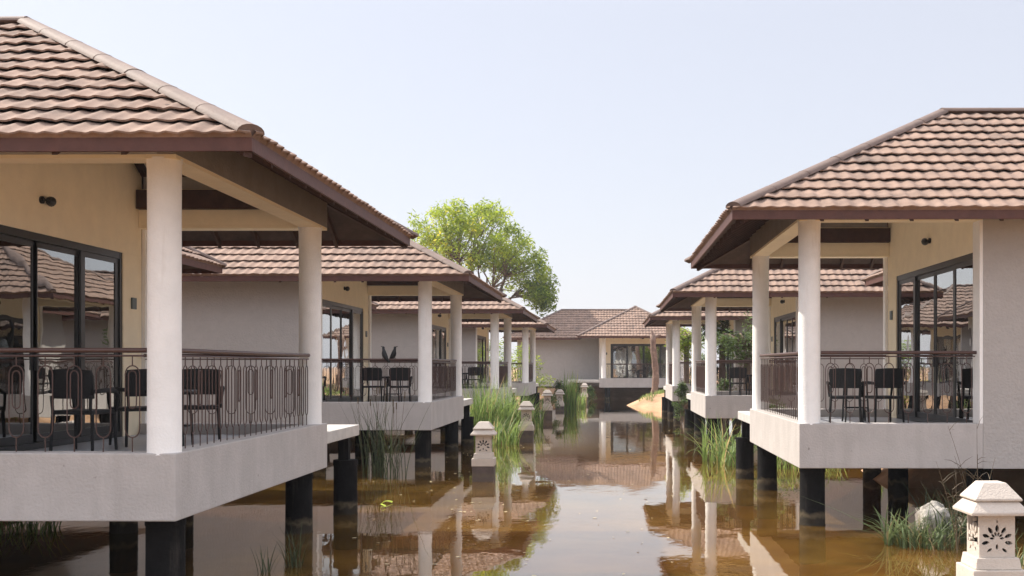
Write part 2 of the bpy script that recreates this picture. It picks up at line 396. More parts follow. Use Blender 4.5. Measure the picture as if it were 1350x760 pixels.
    for (p, q) in (((.3,EY1-1.26),(2.6,EY1-3.56)), ((.3,EY0+1.26),(2.6,EY0+3.56))):
        rafter((*p,cz(*p)), (*q,cz(*q)), .08,.15)
    B(G().box(.29,2.64,5.50,5.62,4.60,4.87), 'purlin', M['wood'], bevel=.005)
    # beams
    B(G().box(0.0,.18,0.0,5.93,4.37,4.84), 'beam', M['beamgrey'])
    B(G().box(.184,2.65,0.0,.18,4.37,4.725), 'beam', M['plaster'])
    B(G().box(.184,2.65,5.80,5.93,4.37,5.10), 'beam', M['plaster'])
    g = G().box(.183,.29,.29,5.66,4.352,4.80); g.box(0.003,.29,.003,5.927,4.33,4.368)
    g.box(.293,2.645,.183,.29,4.352,4.73); g.box(.293,2.645,.003,.29,4.331,4.367)
    g.box(.293,2.645,5.66,5.797,4.352,4.90); g.box(.293,2.645,5.62,5.927,4.331,4.367); g.box(.293,2.645,5.62,5.658,4.37,4.598)
    B(g, 'beam_lining', M['cream'])
    # columns
    for y in (.165, 5.62):
        g = G(); zs = [1.50,1.53,2.2,3.0,3.8,4.2,4.30,4.345]; rs = [.168,.161,.159,.158,.158,.160,.163,.175]
        g.skinrings([g.ring(Vector((.172,y,z)), Vector((r,0,0)), Vector((0,r,0)), 28) for z, r in zip(zs, rs)])
        B(g, 'column', M['white'], smooth=True, angle=40)
    # walls
    wz0, wz1 = .87, 4.70
    B(G().box(2.65,11.2,0,.2,wz0,wz1), 'wall', M['plaster'])
    B(G().box(2.82,4.8,5.73,5.93,wz0,5.05), 'wall', M['plaster'])
    B(G().box(4.8,5.0,5.93,11.9,wz0,wz1), 'wall', M['plaster'])
    B(G().box(5.0,11.0,11.7,11.9,wz0,wz1), 'wall', M['plaster'])
    B(G().box(11.0,11.2,.2,11.9,wz0,wz1), 'wall', M['plaster'])
    B(G().box(2.60,2.648,.004,.32,1.52,4.33), 'wall_trim', M['white'])
    B(G().box(2.60,2.648,5.74,5.926,1.52,4.33), 'wall_trim', M['white'])
    D0, D1, DZ0, DZ1 = .35, 5.10, 1.37, 3.93
    def rt(y): return ZE-.10+TP*min(2.7-EX0, y-EY0, EY1-y)
    g = G()
    ys = [.2, 2.7-EX0+EY0, EY1-(2.7-EX0), 5.73]
    g.prism([(.2,DZ1),(5.73,DZ1)] + [(y, rt(y)) for y in reversed(ys)], 'x', 2.65, 2.80)
    g.box(2.65,2.80,.2,D0,wz0+.5,DZ1-.001); g.box(2.65,2.80,D1,5.73,wz0+.5,DZ1-.001)
    B(g, 'cream_wall', M['cream'], fixn=True)
    B(G().box(2.625,2.648,5.35,5.5,3.16,3.32), 'number_plate', M['plate'])
    # doors
    mull = [D0, 1.55, 2.75, 3.93, D1]
    g = G(); xx0, xx1 = 2.67, 2.75
    g.box(xx0,xx1,D0,D1,DZ1-.09,DZ1); g.box(xx0,xx1,D0,D1,DZ0,DZ0+.07)
    g.box(xx0-.003,xx1+.003,D0,D0+.07,DZ0-.003,DZ1+.003); g.box(xx0-.003,xx1+.003,D1-.07,D1,DZ0-.003,DZ1+.003)
    fr = B(g, 'door_frame', M['frame'])
    for k, (a0, a1) in enumerate(zip(mull, mull[1:])):
        off = .0 if k in (0,3) else .035
        lo_, hi_ = a0+(.072 if k==0 else -.045), a1-(.072 if k==3 else -.045)
        g = G(); x0 = 2.685+off; x1 = x0+.03
        g.box(x0,x1,lo_,lo_+.11,DZ0+.072,DZ1-.092); g.box(x0,x1,hi_-.11,hi_,DZ0+.072,DZ1-.092)
        g.box(x0,x1,lo_+.111,hi_-.111,DZ1-.16,DZ1-.093); g.box(x0,x1,lo_+.111,hi_-.111,DZ0+.073,DZ0+.17)
        s = B(g, 'glass_door', M['frame'])
        B(G().box(x0+.011,x0+.019,lo_+.10,hi_-.10,DZ0+.165,DZ1-.155), 'pane', M['glass'], s)
        if k in (1, 2):
            yy = hi_-.055 if k == 1 else lo_+.055
            B(G().box(x0-.035,x0-.002,yy-.012,yy+.012,2.3,2.55), 'handle', M['frame'], s)
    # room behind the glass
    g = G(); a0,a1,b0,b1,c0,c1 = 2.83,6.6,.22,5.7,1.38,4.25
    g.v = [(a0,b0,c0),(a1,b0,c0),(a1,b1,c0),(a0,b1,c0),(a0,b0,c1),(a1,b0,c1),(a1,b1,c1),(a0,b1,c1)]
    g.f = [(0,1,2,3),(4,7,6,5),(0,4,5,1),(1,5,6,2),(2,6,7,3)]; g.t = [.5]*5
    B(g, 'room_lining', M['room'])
    for (c0_, c1_) in ((.35,1.35),(2.55,3.9),(4.35,5.1)):
        g = G(); n = 60
        for j in range(n+1):
            y = c0_+(c1_-c0_)*j/n; x = 2.95+.03*math.sin(j*1.15)+.012*math.sin(j*.41)
            g.v += [(x,y,1.42),(x*1.0,y,3.98)]
        for j in range(n): g.face((2*j,2*j+1,2*j+3,2*j+2))
        B(g, 'curtain', M['curtain'], smooth=True)
    # wall lamp
    g = G(); g.cyl(0,0,0,.03,.045,n=12); g.tube([(0,0,.02),(0,0,.06),(-.0,.03,.085)], .012)
    g.skinrings([g.ring(Vector((0,.02+.13*q,.085-.03*q)), Vector((rr,0,0)), Vector((0,0,rr)), 12) for q, rr in ((0,.03),(.3,.05),(1,.062))])
    g.v = [(2.65-z, 2.75+y*1.0, 4.33+(-x)) for x, y, z in g.v]
    B(g, 'wall_lamp', M['lampbody'], fixn=True, smooth=True, angle=40)
    # balcony slab with kerb
    g = G(); zt = 1.52
    g.prism([(0,0),(2.65,0),(2.65,.3),(.3,.3),(.3,5.63),(2.65,5.63),(2.65,5.93),(0,5.93)], 'z', wz0, zt)
    B(g, 'balcony_edge', M['slab'], fixn=True, bevel=.012)
    B(G().box(.303,2.648,.303,5.627,1.15,1.37), 'balcony_floor', M['floor'])
    B(G().box(2.67,10.99,.21,5.72,.95,1.36), 'floor_slab', M['undershade']); B(G().box(5.01,10.98,5.74,11.69,.95,1.36), 'floor_slab', M['undershade'])
    B(G().box(.31,2.64,.31,5.62,.95,1.145), 'floor_slab', M['undershade'])  # sheet added under the balcony to darken the shade there
    B(G().box(0.01,4.79,5.935,8.15,1.21,1.385), 'walkway_ledge', M['kerb'], bevel=.01)
    B(G().box(.02,.18,7.37,7.53,.86,1.209), 'ledge_post', M['pile'])
    # piles
    for (x, y, z1_) in [(.26,.42,.869),(.26,5.35,.869),(2.75,.5,.869),(2.75,5.35,.869),(5.7,.45,.869),(5.7,5.4,.869),(8.6,.45,.869),(8.6,5.4,.869),(10.9,.4,.869),(5.3,11.4,.869),(8.2,11.4,.869),(10.9,11.4,.869),(.08,7.45,.859),(2.75,7.55,1.209)]:
        g = G(); n = 20; rings = []
        for z, r in ((-.9,.20),(.0,.197),(.02,.19),(.5,.186),(z1_-.09,.186),(z1_-.085,.194),(z1_,.194)):
            rings.append(g.ring(Vector((x,y,z)), Vector((r,0,0)), Vector((0,r,0)), n))
        g.skinrings(rings); B(g, 'pile', M['pile'], smooth=True, angle=40)
    # railings
    TZ = 2.525
    def railing(p0, p1):
        p0 = Vector(p0); p1 = Vector(p1); Lr = (p1-p0).length; t = (p1-p0).normalized(); s_ = Vector((-t.y,t.x,0))
        g = G()
        g.tube([p0+Vector((0,0,TZ-.022)), p1+Vector((0,0,TZ-.022))], .025, 10)
        g.tube([p0+t*.02+Vector((0,0,TZ-.075)), p1-t*.02+Vector((0,0,TZ-.075))], .010, 6)
        rail = B(g, 'railing', M['rail'], smooth=True, angle=50)
        n, st = rail_loops(Lr)
        side = Lr > 4
        if side: n = 24; st = Lr/n
        for k in range(n):
            c = p0 + t*(st*(k+.5)); hw = st*(.26 if side else .25); g = G(); rr = .0062
            zt_, zb = TZ-.17, 1.52+.14
            def loop(hw_, za, zb_):
                pts = []
                for i in range(9):
                    a = PI*i/8; pts.append(c + t*(-math.cos(a)*hw_) + Vector((0,0,za-hw_*1.2+math.sin(a)*hw_*1.2)))
                for i in range(9):
                    a = PI*i/8; pts.append(c + t*(math.cos(a)*hw_) + Vector((0,0,zb_+hw_*1.2-math.sin(a)*hw_*1.2)))
                pts.append(pts[0]); g.tube(pts, rr, 6)
            loop(hw, zt_, zb)
            if k % (3 if side else 2) == 0: loop(hw*.55, zt_-.05, zb+.28)
            g.tube([c+Vector((0,0,TZ-.075)), c+Vector((0,0,zt_))], rr, 6)
            g.tube([c+Vector((0,0,zb)), c+Vector((0,0,1.51))], rr, 6)
            B(g, 'baluster', M['iron'], rail)
        return rail
    railing((.34,.16,0), (2.60,.16,0))
    railing((.15,.335,0), (.15,5.45,0))
    railing((.35,5.70,0), (2.60,5.70,0))
    return root

left0 = make_cottage(-1)
right0 = make_cottage(1)
index_kids()
ROT = math.radians(-.8)
LG, RG = 'cottages on stilts along the left bank', 'cottages on stilts along the right bank'
left_spots = [(-3.97, 11.04, 'nearest left stilt cottage with big brown tiled roof cut off by the photo edge'),
              (-3.73, 26.75, 'second stilt cottage of the left row, with two crows on its railing'),
              (-3.47, 42.7, 'third stilt cottage of the left row, its balcony half hidden by green reeds'),
              (-3.22, 57.9, 'farthest and smallest stilt cottage of the left row, below the big tree')]
right_spots = [(2.985, 16.8, 'nearest right stilt cottage with sunlit tiled roof and black glass doors'),
               (3.17, 32.8, 'second stilt cottage of the right row, seen past the nearest right one'),
               (3.32, 48.7, 'farthest stilt cottage of the right row, beside the orange soil bank')]
CL, CR = [], []
for i, (x, y, lab) in enumerate(left_spots):
    o = left0 if i == 0 else copy_tree(left0)
    o.location = (x, y, 0); o.rotation_euler.z = ROT; tag(o, lab, 'cottage', LG); CL.append(o)
for i, (x, y, lab) in enumerate(right_spots):
    o = right0 if i == 0 else copy_tree(right0)
    o.location = (x, y, 0); o.rotation_euler.z = ROT; tag(o, lab, 'cottage', RG); CR.append(o)
far = copy_tree(right0); far.location = (6.35, 80.0, 0); far.rotation_euler.z = PI/2
tag(far, 'cottage closing the far end of the channel, pointed roof and balcony facing the viewer', 'cottage')

# the nearest right cottage is a little taller: its own meshes, storey stretched by 13 cm
def taller(o, root=True):
    if o.data:
        o.data = o.data.copy(); sh = -.09 if o.name.split('.')[0] in ('roof_tiles','ridge_cap','soffit','fascia') else 0
        for v in o.data.vertices:
            z = v.co.z; v.co.z = z if z <= 1.52 else (z+(z-1.52)*.13/2.81 if z < 4.33 else z+.13); v.co.x += sh
    for ch in KIDS.get(o.name, []): taller(ch)
KIDS.clear(); index_kids(); taller(CR[0])

# ------------------------------------------------------------------ furniture
def make_chair():
    r = empty('armchair', (0,0,0))
    for x in (-1,1):
        for y in (-1,1):
            G().tube([(x*.25,y*.235,0),(x*.235,y*.215,.40)], [.017,.022], 8).build('leg', M['wicker'], r)
    g = G().box(-.25,.25,-.24,.25,.40,.445); g.build('seat', M['wicker'], r, bevel=.012)
    g = G(); n = 10    # curved back, faces +y
    for z, off, hw in ((.57,-.01,.245),(.66,-.02,.25),(.80,-.06,.265),(.885,-.075,.25)):
        for j in range(n+1):
            u = -1+2*j/n; g.v.append((u*hw, -.225+off+.05*u*u, z-.012*u*u*(z>.85)))
    m = len(g.v)
    g.v += [(x,y-.026,z) for x,y,z in g.v]
    for k in range(3):
        for j in range(n):
            q = k*(n+1)+j; g.face((q,q+n+1,q+n+2,q+1)); g.face((m+q,m+q+1,m+q+n+2,m+q+n+1))
    for j in range(n):
        g.face((j,j+1,m+j+1,m+j)); q=3*(n+1)+j; g.face((q,m+q,m+q+1,q+1))
    for k in range(3):
        q=k*(n+1); g.face((q,m+q,m+q+n+1,q+n+1)); q+=n; g.face((q,q+n+1,m+q+n+1,m+q))
    g.build('backrest', M['wicker'], r, fixn=True, smooth=True, angle=50)
    for x in (-1,1): G().tube([(x*.225,-.235,.43),(x*.235,-.245,.60)], .018, 8).build('back_post', M['wicker'], r)
    for x in (-1,1):
        g = G().tube([(x*.255,-.24,.645),(x*.285,-.05,.655),(x*.285,.15,.645),(x*.275,.225,.60),(x*.255,.225,.42)], [.022,.026,.026,.022,.018], 8)
        g.build('armrest', M['wicker'], r, smooth=True)
    return r
def make_table():
    r = empty('side_table', (0,0,0))
    G().cyl(0,0,.66,.69,.30,n=32).build('table_top', M['tabletop'], r, bevel=.006)
    for x in (-1,1):
        for y in (-1,1): G().tube([(x*.2,y*.2,0),(x*.17,y*.17,.659)], .016, 8).build('leg', M['wicker'], r)
    g = G(); g.tube([(.185,.185,.25),(-.185,.185,.25),(-.185,-.185,.25),(.185,-.185,.25),(.185,.185,.25)], .010, 6); g.build('stretcher', M['wicker'], r)
    return r
chair0 = make_chair(); table0 = make_table(); index_kids()
used = {}
def place(proto, key, base, sx, lx, ly, face, label, cat, group):
    o = proto if key not in used else copy_tree(proto); used[key] = 1
    p = Vector((lx*sx, ly, 1.37)); a = base.rotation_euler.z
    q = Matrix.Rotation(a, 3, 'Z') @ p
    o.location = base.location + q; o.rotation_euler.z = a + face*sx + R.uniform(-.12,.12)
    if cat == 'chair': o.scale = (1.03,1.03,1.07)
    tag(o, label, cat, group)
CG = 'black wicker armchairs on the balconies'; TG = 'small dark tables on the balconies'
sets = [(CL[0],-1,'the nearest left cottage'),(CL[1],-1,'the left cottage with crows'),(CL[2],-1,'the left cottage behind the reeds'),(CR[0],1,'the nearest right cottage'),(CR[1],1,'the second right cottage'),(CR[2],1,'the farthest right cottage'),(far,1,'the cottage at the channel end')]
for b, sx, w in sets:
    if b is CL[0]:
        place(chair0,'c',b,sx,1.95,2.35,.1, 'black wicker armchair left of the thick white column on %s' % w,'chair',CG)
        place(chair0,'c',b,sx,1.72,3.35,-.9,'black wicker armchair half behind the thick white column on %s' % w,'chair',CG)
        place(chair0,'c',b,sx,1.15,3.85,2.9,'black wicker armchair right of the thick white column on %s' % w,'chair',CG)
        place(table0,'t',b,sx,1.20,3.05,0,'small dark round table hidden behind the column of %s' % w,'table',TG)
    else:
        place(chair0,'c',b,sx,1.90,2.95,.15,'black wicker armchair by the glass doors of %s' % w,'chair',CG)
        place(chair0,'c',b,sx,1.25,2.90,-.2,'black wicker armchair by the outer railing of %s' % w,'chair',CG)
        place(table0,'t',b,sx,1.58,3.65,0,'small dark round table between the armchairs of %s' % w,'table',TG)

# crows
def make_crow(name, loc, rz, label, lean=0):
    g = G()
    sp = [(-.20,.035,.012,.02),(-.13,.05,.02,.03),(-.06,.085,.045,.05),(.01,.125,.058,.062),(.06,.17,.05,.055),(.085,.21,.034,.036),(.105,.245,.036,.036),(.125,.26,.026,.027),(.14,.262,.014,.014)]
    rings = []
    for (y, z, rx, rz_) in sp: rings.append(g.ring(Vector((0,y,z)), Vector((rx,0,0)), Vector((0,-rz_*.35,rz_)), 12))
    g.skinrings(rings)
    r = empty(name, loc, rz, label, 'bird', 'crows perched on the railing')
    g.build('body', M['crow'], r, smooth=True, fixn=True)
    G().tube([(0,.135,.262),(0,.165,.258),(0,.195,.248)], [.012,.009,.002], 8).build('beak', M['beak'], r, fixn=True)
    for x in (-1,1):
        G().tube([(x*.02,.0,.08),(x*.022,.01,.04),(x*.022,-.005,.002)], [.008,.005,.005], 6).build('leg', M['beak'], r)
    r.rotation_euler.x = lean
    return r
def loc_on(base, sx, lx, ly, z):
    q = Matrix.Rotation(base.rotation_euler.z,3,'Z') @ Vector((lx*sx,ly,0)); v = base.location+q; return (v.x,v.y,z)
make_crow('crow', loc_on(CL[1],-1,1.16,.16,2.50), math.radians(70), 'left black crow perched upright on the railing', .5)
make_crow('crow', loc_on(CL[1],-1,.86,.16,2.50), math.radians(-105), 'right black crow perched on the railing, turned to its right', .45)

# ------------------------------------------------------------------ stone lanterns
def lantern_panel(w, h, depth):
    """panel in the xz plane with leaf-shaped openings"""
    bm = bmesh.new(); edges = []
    def loop(pts):
        vs = [bm.verts.new((x,0,z)) for x, z in pts]
        for i in range(len(vs)): edges.append(bm.edges.new((vs[i], vs[(i+1)%len(vs)])))
    loop([(-w/2,0),(w/2,0),(w/2,h),(-w/2,h)])
    def leaf(cx, cz, a, l, wd):
        pts = []
        for i in range(10):
            t = i/10*2*PI; u = math.cos(t)*l/2; v = math.sin(t)*wd/2*(1-.35*abs(math.cos(t)))
            pts.append((cx+u*math.cos(a)-v*math.sin(a), cz+u*math.sin(a)+v*math.cos(a)))
        loop(pts)
    cz0 = h*.40
    for k in range(7):
        a = math.radians(-12+34*k); leaf(math.cos(a)*.103, cz0+math.sin(a)*.103, a, .068, .038)
    for k in range(6):
        a = math.radians(8+33*k); leaf(math.cos(a)*.044, cz0+.012+math.sin(a)*.044, a, .042, .024)
    leaf(0, cz0-.055, PI/2, .05, .026); leaf(-.065, cz0-.085, math.radians(40), .055, .028); leaf(.065, cz0-.085, math.radians(-40+180), .055, .028)
    leaf(0, cz0+.165, PI/2, .036, .015)
    bmesh.ops.triangle_fill(bm, edges=edges, use_beauty=True)
    r = bmesh.ops.extrude_face_region(bm, geom=list(bm.faces))
    for e in r['geom']:
        if isinstance(e, bmesh.types.BMVert): e.co.y += depth
    bmesh.ops.recalc_face_normals(bm, faces=bm.faces)
    g = G(); g.v = [tuple(v.co) for v in bm.verts]; bm.verts.index_update()
    g.f = [tuple(v.index for v in f.verts) for f in bm.faces]; g.t = [.5]*len(g.f); bm.free(); return g
LH = 1.27
def make_lantern():
    r = empty('stone_lantern', (0,0,0))
    bw = .31; z0 = .62; z1 = .99
    g = G().frustum(0,0,-.8,.36,.44,.44); g.build('base', M['wetstone'], r, bevel=.01)
    G().frustum(0,0,.361,.52,.46,.46).build('plinth', M['stone'], r, bevel=.008)
    G().frustum(0,0,.521,.62,.40,.37).build('step', M['stone'], r, bevel=.008)
    core = G().box(-.105,.105,-.105,.105,z0+.002,z1-.002); core.build('lantern_core', M['lampbody'], r)
    for k in range(4):
        w = bw if k % 2 == 0 else bw-.062
        g = lantern_panel(w, z1-z0-.003, .03)
        a = k*PI/2; ca, sa = math.cos(a), math.sin(a)
        g.v = [(x*ca-(y-bw/2)*sa, x*sa+(y-bw/2)*ca, z+z0+.001) for x, y, z in g.v]
        g.build('carved_panel', M['stone'], r, fixn=False)
    g = G().frustum(0,0,z1,z1+.025,.50,.51); g.frustum(0,0,z1+.0255,z1+.115,.505,.36); g.build('lower_roof', M['stone'], r, bevel=.005)
    g = G().frustum(0,0,z1+.118,z1+.135,.40,.415); g.frustum(0,0,z1+.1355,z1+.27,.41,.20); g.build('upper_roof', M['stone'], r, bevel=.006)
    return r
lan0 = make_lantern(); index_kids()
lans = [(1306,10.15,-.07,'pale pink stone lantern with carved leaf openings in the near right corner','near'),
        (638,23.8,-.05,'pink stone lantern nearest on the left, in front of the second cottage','a'),
        (694,36.0,.0,'second stone lantern of the left line, standing beside the tall reeds','a'),
        (721.5,51.,.05,'middle small stone lantern of the left line, just past the reeds','a'),
        (738,61.8,-.15,'stone lantern half sunk in dark bushes in the distance','a'),
        (770.5,74.5,.0,'farthest and smallest stone lantern, before the end cottage','a')]
for i, (px, d, dz, lab, g_) in enumerate(lans):
    o = lan0 if i == 0 else copy_tree(lan0)
    p = at(px, d); o.location = (p.x, p.y, dz + (.15 if i==0 else 0)); o.rotation_euler.z = R.uniform(-.05,.05) if i else 0.02
    if i == 0: o.scale = (1.0,1.0,1.0)
    tag(o, lab, 'lantern', 'carved stone lanterns in the water')

# ------------------------------------------------------------------ ground and water
def sstep(a, b, x):
    t = max(0., min(1., (x-a)/(b-a))); return t*t*(3-2*t)
def ground_h(x, y):
    n = noise.noise(Vector((x*.22, y*.22, 1.3)))*.9 + noise.noise(Vector((x*.7, y*.7, 4.)))*.25
    r = sstep(5.6, 8.2, x + n*.8 + .6*math.exp(-((y-25)/5)**2) + - 2.2*(1-sstep(20.5,23,y)))
    l = sstep(8.3, 11.5, -x + n*1.3)
    f = sstep(81.5, 86, y + n*1.0)
    b = sstep(-6, -14, y)
    mound = sstep(0, 1, 1.12 - math.hypot((x-5.3)/4.6, (y-69)/6.0) + n*.18)
    near = .72*math.exp(-(((x-5.0)/.9)**2+((y-15.9)/.7)**2))
    h = max(r, l, f, b)
    z = -.55 + 1.15*h + .12*n*(h>.3) 
    z = max(z, -.55 + 1.5*f + .05*n)
    z = max(z, -.55 + 1.35*mound + .08*n)
    z = z + near
    farw = sstep(95, 140, max(abs(x), y))
    return z*(1-farw) + .7*farw + noise.noise(Vector((x*2.1,y*2.1,0)))*.04
def axis(lo, hi, fine0, fine1, st):
    a = []; x = fine0
    while x <= fine1: a.append(x); x += st
    s_ = st
    while a[-1] < hi: s_ *= 1.35; a.append(a[-1]+s_)
    s_ = st
    while a[0] > lo: s_ *= 1.35; a.insert(0, a[0]-s_)
    return a
g = G(); ax = axis(-900,900,-14,14,.3); ay = axis(-300,1500,8,92,.35)
for y in ay:
    for x in ax: g.v.append((x,y,ground_h(x,y)))
n = len(ax)
for j in range(len(ay)-1):
    for i in range(n-1): q = j*n+i; g.face((q,q+1,q+n+1,q+n))
tag(g.build('ground', M['soil'], smooth=True), kind='structure')
g = G(); g.v = [(-160,-120,0),(160,-120,0),(160,160,0),(-160,160,0)]; g.face((0,1,2,3))
tag(g.build('water', M['water']), kind='structure')

# ------------------------------------------------------------------ plants
def blades(g, cx, cy, z0, n, h, spread, lean, w=.012, droop=.5, segs=6, hvar=.35, rr=R):
    for _ in range(n):
        a = rr.uniform(0,2*PI); r0 = spread*math.sqrt(rr.random()); bx, by = cx+math.cos(a)*r0, cy+math.sin(a)*r0
        H = h*rr.uniform(1-hvar,1.08); b = rr.uniform(0,2*PI); ln = lean*rr.uniform(.2,1.0)*H; dr = droop*rr.random()**2
        dx, dy = math.cos(b), math.sin(b); wd = w*rr.uniform(.7,1.3); g.tone = rr.random()
        sxv, syv = -dy, dx; base = len(g.v); tw = rr.uniform(-.6,.6)
        for k in range(segs+1):
            t = k/segs; x = bx+dx*ln*t**1.7; y = by+dy*ln*t**1.7; z = z0+H*(t-dr*t**3*.9)
            ww = wd*(1-t**2.2)+.001; ca = math.cos(tw*t); sa = math.sin(tw*t)
            ux, uy = sxv*ca+dx*sa, syv*ca+dy*sa
            g.v += [(x-ux*ww,y-uy*ww,z),(x+ux*ww,y+uy*ww,z)]
        for k in range(segs): q = base+2*k; g.face((q,q+1,q+3,q+2))
def clump(name, px, d, n, h, spread, lean, label, cat, m='reed', group=None, w=.012, droop=.5, z0=-.1, heads=0, x=None):
    p = at(px, d) if x is None else Vector((x,d,0))
    rr = random.Random(int(px*7+d*13))
    g = G(); blades(g, 0, 0, 0, n, h, spread, lean, w, droop, rr=rr)
    gz = max(z0, ground_h(p.x,p.y)-.03)
    if heads:
        r = empty(name, (p.x,p.y,gz), 0, label, cat, group)
        g.build('blades', M[m], r, attr=True)
        for _ in range(heads):
            a = rr.uniform(0,6.28); b = rr.uniform(0,spread); x0, y0 = math.cos(a)*b, math.sin(a)*b; hh = h*rr.uniform(.8,1.05); lx, ly = rr.uniform(-.12,.12), rr.uniform(-.12,.12)
            q = G(); q.tube([(x0,y0,0),(x0+lx*.4,y0+ly*.4,hh*.6),(x0+lx,y0+ly,hh)], .004, 5); q.tube([(x0+lx,y0+ly,hh-.02),(x0+lx*1.05,y0+ly*1.05,hh+.12)], .012, 6)
            q.build('flower_stalk', M['dry'], r, attr=True)
        return r
    o = g.build(name, M[m], attr=True, loc=(p.x,p.y,gz)); tag(o, label, cat, group); return o
RG_ = 'reeds standing in the channel'
clump('reed_clump', 632, 38.0, 210, 2.1, .5, .55, 'tall bright green reed clump touching the second left cottage', 'reeds', group=RG_, w=.014)
clump('reed_clump', 652, 38.8, 240, 2.15, .55, .55, 'tallest middle reed clump in front of the third left cottage', 'reeds', group=RG_, w=.014)
clump('reed_clump', 675, 40.0, 200, 1.8, .55, .55, 'reed clump standing behind the second stone lantern', 'reeds', group=RG_, w=.014)
clump('reed_clump', 661, 35.2, 130, 1.1, .55, .8, 'low front reed clump bending over the water', 'reeds', group=RG_, w=.013)
clump('reed_clump', 700, 45.5, 130, 1.5, .5, .6, 'thinner reed clump at the right end of the thicket', 'reeds', group=RG_, w=.014)
clump('reed_clump', 752, 63.0, 150, 2.25, .42, .33, 'distant reed clump with a pointed top between two small lanterns', 'reeds', group=RG_, w=.02)
clump('reed_clump', 762, 66.0, 110, 1.1, .6, .5, 'short distant reed tuft left of the farthest lantern', 'reeds', group=RG_, w=.02)
SG = 'sedge tufts in the shallows'
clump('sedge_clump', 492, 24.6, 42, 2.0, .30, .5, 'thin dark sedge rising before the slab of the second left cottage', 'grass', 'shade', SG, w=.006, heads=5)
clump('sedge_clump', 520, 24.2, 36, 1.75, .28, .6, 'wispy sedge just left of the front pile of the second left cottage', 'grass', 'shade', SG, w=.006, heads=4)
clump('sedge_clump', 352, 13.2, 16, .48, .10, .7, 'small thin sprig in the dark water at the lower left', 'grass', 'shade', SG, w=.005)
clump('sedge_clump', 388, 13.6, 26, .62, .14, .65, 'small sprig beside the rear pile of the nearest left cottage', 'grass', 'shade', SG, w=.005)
clump('sedge_clump', 30, 16.6, 90, .5, .5, .8, 'light green tuft in the dark under the nearest left cottage', 'grass', 'reed', SG, w=.010)
clump('sedge_clump', 946, 29.0, 85, 1.25, .38, 1.15, 'arching green sedge between the first and second right cottages', 'grass', 'reed', SG, w=.014, droop=.9)
clump('sedge_clump', 968, 27.6, 85, 1.15, .38, 1.15, 'arching green sedge close behind the ledge of the nearest right cottage', 'grass', 'reed', SG, w=.014, droop=.9)
clump('sedge_clump', 1032, 26.8, 80, .8, .5, .8, 'low green sedge seen under the nearest right balcony', 'grass', 'reed', SG, w=.012, droop=.8)
clump('sedge_clump', 1085, 27.6, 70, .7, .5, .8, 'low sedge behind the thick front pile of the nearest right cottage', 'grass', 'reed', SG, w=.012, droop=.8)
clump('sedge_clump', 1186, 15.3, 60, .62, .22, 2.0, 'sprawling long sedge left of the pale boulder', 'grass', 'sedge', SG, w=.011, droop=.95, z0=-.02)
clump('sedge_clump', 1216, 15.0, 55, .5, .28, 1.8, 'low sedge leaning over the water in front of the pale boulder', 'grass', 'sedge', SG, w=.010, droop=1.0, z0=-.02)
clump('sedge_clump', 1232, 15.15, 60, .55, .3, 1.0, 'fine sedge growing up over the face of the pale boulder', 'grass', 'sedge', SG, w=.007, droop=.9, z0=-.02)
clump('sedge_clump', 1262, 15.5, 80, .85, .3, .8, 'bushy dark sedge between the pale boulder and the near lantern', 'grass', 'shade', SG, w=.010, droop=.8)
clump('sedge_clump', 1338, 13.0, 60, .75, .3, .8, 'dark sedge behind the near lantern at the right edge', 'grass', 'sedge', SG, w=.010, droop=.8)
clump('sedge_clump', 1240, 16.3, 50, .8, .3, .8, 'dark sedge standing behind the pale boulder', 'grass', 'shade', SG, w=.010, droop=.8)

def weed(name, px, d, h, label, seed):
    rr = random.Random(seed); p = at(px, d); g = G()
    for k in range(5):
        a = rr.uniform(0,6.28); hh = h*rr.uniform(.6,1.0); lx, ly = math.cos(a)*.22*hh, math.sin(a)*.1*hh
        pts = [(lx*t**1.6, ly*t**1.6, hh*t) for t in [i/8 for i in range(9)]]
        g.tone = rr.random(); g.tube(pts, [.006*(1-.7*t/8) for t in range(9)], 5)
        for j in range(6):
            t = rr.uniform(.35,.97); b = Vector((lx*t**1.6, ly*t**1.6, hh*t)); q = rr.uniform(0,6.28); l = rr.uniform(.1,.25)
            e = b+Vector((math.cos(q)*l, math.sin(q)*l*.5, rr.uniform(.0,.16))); g.tube([b, (b+e)/2+Vector((0,0,.02)), e], [.004,.003,.001], 4)
    tag(g.build(name, M['dry'], attr=True, loc=(p.x,p.y,max(0,ground_h(p.x,p.y))-.05)), label, 'weed', 'dry weeds')
weed('dry_weed', 1262, 14.6, 1.35, 'dry leafless weed stalks crossing the grey slab left of the near lantern', 3)
weed('dry_weed', 1289, 14.3, 1.72, 'tallest dry weed stalks rising above the near lantern', 9)

